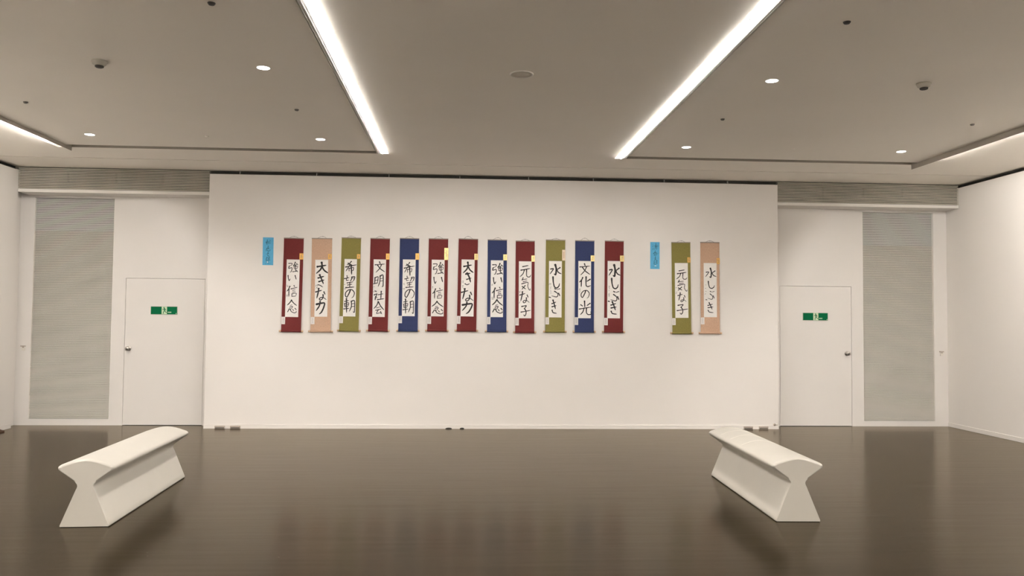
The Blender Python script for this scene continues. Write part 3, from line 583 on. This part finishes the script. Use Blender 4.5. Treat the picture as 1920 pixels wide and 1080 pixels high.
# ------------------------------------------------------------------ hanging scrolls
def scroll(data, label, group):
    txt, colname, x, z, L_, w_, ang, paper, gold, white, peak, strokes, sig = data
    t = empty('hanging_scroll', (x, 0, z), label, 'hanging scroll', group, rot=(0, -ang, 0))
    def yo(zz): return -(0.007 + 0.018 * (min(1, max(0, -zz / L_))) ** 1.5)
    hw = w_ / 2
    # silk mount, gently leaning out to the roller
    m = MB(); N = 26; zb = -L_ + 0.012
    for k in range(N):
        za, zc = zb * k / N, zb * (k + 1) / N
        m.poly([(-hw, yo(za), za), (hw, yo(za), za), (hw, yo(zc), zc), (-hw, yo(zc), zc)], True)
        m.poly([(-hw, yo(za) + 0.002, za), (-hw, yo(zc) + 0.002, zc), (hw, yo(zc) + 0.002, zc), (hw, yo(za) + 0.002, za)], True)
        for sx in (-1, 1):
            m.poly([(sx * hw, yo(za), za), (sx * hw, yo(zc), zc), (sx * hw, yo(zc) + 0.002, zc), (sx * hw, yo(za) + 0.002, za)])
    m.build('silk_mount', M[colname], t)
    def sheet(x0, z0, x1, z1, off, name, mm, parent=t, **kw):
        s = MB(); n = max(2, int((z1 - z0) / 0.05)); th = 0.0006
        for k in range(n):
            za, zc = z1 + (z0 - z1) * k / n, z1 + (z0 - z1) * (k + 1) / n
            ya, yc = yo(za) - off, yo(zc) - off
            s.poly([(x0, ya, za), (x1, ya, za), (x1, yc, zc), (x0, yc, zc)], True)
            for sx in (x0, x1): s.poly([(sx, ya, za), (sx, yc, zc), (sx, yc + th, zc), (sx, ya + th, za)])
        for zz in (z0, z1): s.poly([(x0, yo(zz) - off, zz), (x1, yo(zz) - off, zz), (x1, yo(zz) - off + th, zz), (x0, yo(zz) - off + th, zz)])
        return s.build(name, mm, parent, **kw)
    p = sheet(paper[0], paper[1], paper[2], paper[3], 0.0010, 'paper_sheet', M['paper'])
    sheet(paper[0], paper[3] - 0.010, paper[2], paper[3] - 0.002, 0.0014, 'top_border', M['tag_paper'], p)
    ink = MB()
    for i, s in enumerate(strokes):
        brush(ink, [(a / 1000, b2 / 1000) for a, b2 in s[1:]], s[0] / 1000, lambda xx, zz, i=i: yo(zz) - 0.0016 - i * 0.00002)
    ink.build('brush_lettering', M['ink'], p)
    sg = MB()
    for i, s in enumerate(sig):
        brush(sg, [(a / 1000, b2 / 1000) for a, b2 in s], 0.0048, lambda xx, zz: yo(zz) - 0.0015, False)
    sg.build('small_signature', M['faint_ink'], p)
    # gold or cream award tag at the right, white name tag at the left
    g0x, g0z, g1x, g1z = gold
    hgt = g0z - g1z
    kind = 'cream' if (hgt > 0.12 and colname == 'green') else ('bright_gold' if (x > 3.0 and x < 6.2) else 'gold')
    g = sheet(g0x, g1z, g1x, g0z, 0.0022, 'award_tag', M[kind], label={'cream': 'cream award tag', 'gold': 'gold award tag', 'bright_gold': 'shiny gold award tag'}[kind])
    gl = MB(); gx = (g0x + g1x) / 2
    nseg = 7 if hgt > 0.12 else 3
    for k in range(nseg):
        zz = g0z - hgt * (0.2 + 0.6 * (k + 0.5) / nseg)
        brush(gl, [(gx - 0.008, zz), (gx + 0.009, zz + 0.003)], 0.004, lambda xx, z2: yo(z2) - 0.0028, False)
        brush(gl, [(gx, zz + 0.006), (gx - 0.002, zz - 0.006)], 0.003, lambda xx, z2: yo(z2) - 0.0028, False)
    gl.build('tag_lettering', M['rod'] if kind != 'cream' else M['beige'], g)
    n_ = sheet(white[0], white[3], white[2], white[1], 0.0022, 'name_tag', M['tag_paper'], label='small white name tag')
    nl = MB()
    for k in range(4):
        zz = white[1] - 0.022 - 0.019 * k
        cx = (white[0] + white[2]) / 2
        brush(nl, [(cx - 0.008, zz), (cx + 0.008, zz + 0.004)], 0.0022, lambda xx, z2: yo(z2) - 0.0028, False)
        brush(nl, [(cx + 0.002, zz + 0.006), (cx - 0.004, zz - 0.006)], 0.0022, lambda xx, z2: yo(z2) - 0.0028, False)
    nl.build('tag_lettering', M['faint_ink'], n_)
    MB().box(-hw - 0.002, hw + 0.002, -0.012, -0.001, -0.004, 0.010).build('hanging_rod', M['rod'], t, bevel=0.002)
    pts = [(-0.064, -0.006, 0.008)] + [(-0.05 + 0.1 * k / 10 + peak[0] * math.sin(math.pi * k / 10), -0.006, 0.012 + (peak[1] - 0.012) * math.sin(math.pi * k / 10) ** 0.8) for k in range(1, 10)] + [(0.064, -0.006, 0.008)]
    MB().tube(pts, 0.0022, 6).build('hanging_cord', M['cord'], t)
    ro = MB().lathe([(0.0001, -hw - 0.001), (0.0155, -hw - 0.001), (0.0155, hw + 0.001), (0.0001, hw + 0.001)], 'x', (0, -0.0225, -L_ + 0.006), 20).build('roller', M[colname], t)
    for sx in (-1, 1):
        h0, h1 = sx * (hw + 0.001), sx * (hw + 0.030)
        MB().lathe([(0.0001, h0), (0.011, h0), (0.0135, (h0 + h1) / 2), (0.014, h1 - sx * 0.003), (0.011, h1), (0.0001, h1)], 'x', (0, -0.0225, -L_ + 0.006), 16).build('end_knob', M['knob_wood'], ro, label='pale wooden end knob')
    # nail in the wall holding the cord
    MB().lathe([(0.0001, -0.009), (0.0035, -0.009), (0.0035, -0.0015), (0.0001, -0.0015)], 'y', (peak[0], 0, peak[1] - 0.003), 8).build('hook', M['rail'], t)
    return t

NAMES = {'red': 'dark red', 'navy': 'navy blue', 'green': 'olive green', 'beige': 'beige'}
WHERE = ['first in the long row beside the left blue label',
         'second from the left in the long row',
         'third from the left in the long row',
         'fourth from the left, between green and navy scrolls',
         'fifth from the left in the long row',
         'sixth from the left, with a tall shiny tag',
         'seventh from the left in the long row',
         'eighth from the left, between two red scrolls',
         'ninth from the left, beside the green one with cream tag',
         'tenth from the left, with a tall cream tag',
         'eleventh from the left in the long row',
         'last on the right of the long row',
         'beside the right blue label',
         'at the far right end of the scroll wall']
for d, wh in zip(SCROLLS, WHERE):
    grp = 'scrolls in the long row' if d[2] < 6.5 else 'pair of scrolls on the right'
    scroll(d, '%s hanging scroll reading %s, %s' % (NAMES[d[1]], d[0], wh), grp)

# blue paper labels
for (x, z, w_, h, strokes, wm), lab in zip(BLUE, ('blue paper label with brush writing, left of the long row of scrolls',
                                                  'blue paper label with brush writing, left of the pair of scrolls')):
    t = empty('paper_label', (x, 0, z), lab, 'paper label', 'blue paper labels')
    s = MB().box(-w_ / 2, w_ / 2, -0.0035, -0.0005, -h / 2, h / 2).build('paper_sheet', M['blue_paper'], t)
    k = MB()
    for i, q in enumerate(strokes): brush(k, [(a / 1000, b2 / 1000) for a, b2 in q[1:]], q[0] / 1000, lambda xx, zz, i=i: -0.0041 - i * 0.00002)
    k.build('brush_lettering', M['blue_ink'], s)
    k = MB()
    for q in wm: brush(k, [(a / 1000, b2 / 1000) for a, b2 in q], 0.010, lambda xx, zz: -0.0041, False)
    k.build('white_mark', M['tag_paper'], s)

# ------------------------------------------------------------------ benches
def bench(x, y, rot, label, seams):
    t = empty('bench', (x, y, 0), label, 'bench', 'white gallery benches', rot=(0, 0, rot))
    Lb = 1.885
    prof = [(-0.178, 0.004)]
    # right half, bottom to top; concave waist, rounded lip, domed seat
    half = [(0.176, 0.004), (0.178, 0.012)]
    for k in range(1, 9): half.append((0.178 + (0.072 - 0.178) * k / 8, 0.012 + (0.272 - 0.012) * k / 8))
    half += [(0.064, 0.288), (0.061, 0.301), (0.064, 0.314), (0.076, 0.329)]
    for k in range(1, 6): half.append((0.076 + (0.178 - 0.076) * k / 5, 0.329 + (0.402 - 0.329) * k / 5))
    half += [(0.191, 0.411), (0.201, 0.421), (0.205, 0.431), (0.203, 0.440), (0.196, 0.448), (0.184, 0.456)]
    for k in range(1, 9):
        a = k / 8
        half.append((0.184 * (1 - a), 0.455 + 0.043 * math.sin(a * math.pi / 2)))
    full = [(-px, pz) for px, pz in half[::-1][1:]][::-1]
    ring = half + [(-px, pz) for px, pz in half[:-1][::-1]]
    # end roundings: inset the outline near both ends, more at the seat
    secs = []
    for s_, ins in ((0.0, 0.028), (0.003, 0.0195), (0.009, 0.0105), (0.017, 0.004), (0.026, 0.001), (0.034, 0.0)): secs.append((s_, ins))
    ys = [(-Lb / 2 + s_, i_) for s_, i_ in secs] + [(Lb / 2 - s_, i_) for s_, i_ in secs[::-1]]
    o = MB(); n = len(ring)
    for (yy, ins) in ys:
        for (px, pz) in ring:
            k = 1.0 if pz > 0.34 else 0.25
            o.v.append((px - math.copysign(min(ins * k * 0.8, abs(px)), px) if abs(px) > 1e-6 else px, yy, pz - (ins * 0.42 if pz > 0.44 else 0)))
    for j in range(len(ys) - 1):
        for k in range(n):
            k2 = (k + 1) % n
            o.f.append((j * n + k, j * n + k2, (j + 1) * n + k2, (j + 1) * n + k)); o.smooth.append(True)
    o.f.append(tuple(range(n))[::-1]); o.smooth.append(False)
    o.f.append(tuple((len(ys) - 1) * n + k for k in range(n))); o.smooth.append(False)
    body = o.build('body', M['bench'], t)
    MB().box(-0.168, 0.168, -Lb / 2 + 0.008, Lb / 2 - 0.008, 0.0, 0.0045).build('base_pad', M['rubber'], t)
    for yy in seams:
        s = MB(); pts = []
        for k in range(9, 28):
            a = (k - 18) / 9
            px = 0.17 * a
            pz = 0.455 + 0.043 * math.sin((1 - abs(px) / 0.184) * math.pi / 2)
            pts.append((px, yy + 0.02 * (1 - a * a), pz - 0.0006))
        s.tube(pts, 0.0022, 6).build('seam', M['bench_seam'], t)
    return t
bench(0.803, -4.465, 0.0445, 'white hourglass profile bench with a plain seat, on the left of the floor', ())
bench(6.3035, -4.43, -0.036, 'white hourglass profile bench with seams across the seat, on the right of the floor', (-0.05, 0.30, 0.60))

# ------------------------------------------------------------------ small things on the walls and floor
def outlet(x0, x1, label):
    t = empty('floor_outlet', ((x0 + x1) / 2, 0, 0.0), label, 'wall socket', 'socket plates at the foot of the scroll wall')
    h = (x1 - x0) / 2
    MB().box(-h, h, -0.020, -0.0105, 0.0, 0.040).build('cover_plate', M['outlet'], t, bevel=0.002)
    MB().box(-h * 0.85, h * 0.85, -0.023, -0.020, 0.004, 0.020).build('flap', M['grey_fitting'], t)
outlet(0.156, 0.297, 'brown socket plate at the wall foot beside the left door')
outlet(0.370, 0.511, 'brown socket plate at the wall foot, second from the left door')
outlet(7.725, 7.862, 'brown socket plate at the wall foot, half hidden by the right bench')
outlet(7.950, 8.091, 'brown socket plate at the wall foot nearest the right door')
for x0, x1, l in ((3.385, 3.480, 'larger dark notch at the foot of the wall below the scrolls'), (3.590, 3.655, 'smaller dark notch at the foot of the wall below the scrolls')):
    o = MB(); n = 10; cx = (x0 + x1) / 2; h = (x1 - x0) / 2
    top = [(cx + h * math.cos(math.pi * k / n), 0.016 * math.sin(math.pi * k / n)) for k in range(n + 1)]
    o.poly([(a, -0.0145, b2 + 0.0005) for a, b2 in top]); o.poly([(a, -0.0103, b2 + 0.0005) for a, b2 in top][::-1])
    for (a, b2), (a2, b3) in zip(top, top[1:]): o.poly([(a, -0.0145, b2 + 0.0005), (a2, -0.0145, b3 + 0.0005), (a2, -0.0103, b3 + 0.0005), (a, -0.0103, b2 + 0.0005)])
    o.build('wall_notch', M['dark'], label=l, category='cable notch', group='dark notches in the baseboard')

def wall_fitting(x, z, label):
    t = empty('wall_fitting', (x, D, z), label, 'wall fitting', 'pale fittings beside the louvre panels')
    MB().box(-0.022, 0.022, -0.012, 0.0, -0.045, 0.030).build('plate', M['white'], t, bevel=0.003)
    MB().box(-0.036, 0.030, -0.022, -0.001, 0.014, 0.028).build('ledge', M['outlet'], t, bevel=0.002)
    MB().box(-0.012, 0.012, -0.016, -0.012, -0.004, 0.013).build('slot', M['outlet'], t)
wall_fitting(-2.647, 1.105, 'small pale fitting left of the left louvred panel')
wall_fitting(10.925, 1.115, 'small pale fitting right of the right louvred panel')

t = empty('wall_stud', (8.187, 0, 0.062), 'tiny dark stud low on the wall beside the right door', 'wall stud')
MB().lathe([(0.0001, -0.016), (0.016, -0.014), (0.020, -0.004), (0.020, 0.0), (0.0001, 0.0)], 'y', n=14).build('cap', M['rod'], t)
MB().box(0.022, 0.045, -0.006, 0, -0.008, 0.004).build('arm', M['outlet'], t)

t = empty('door_wedge', (-2.55, -0.43, 0), 'dark brown block on the floor at the foot of the left wall', 'door wedge')
o = MB(); q = [(-0.06, 0.0), (0.06, 0.0), (0.06, 0.018), (-0.06, 0.055)]
a = [(x_, -0.05, z_) for x_, z_ in q]; b2 = [(x_, 0.05, z_) for x_, z_ in q]
o.poly(a); o.poly(b2[::-1])
for k in range(4): o.poly([a[k], a[(k + 1) % 4], b2[(k + 1) % 4], b2[k]])
o.build('wedge', M['brown'], t, bevel=0.003)
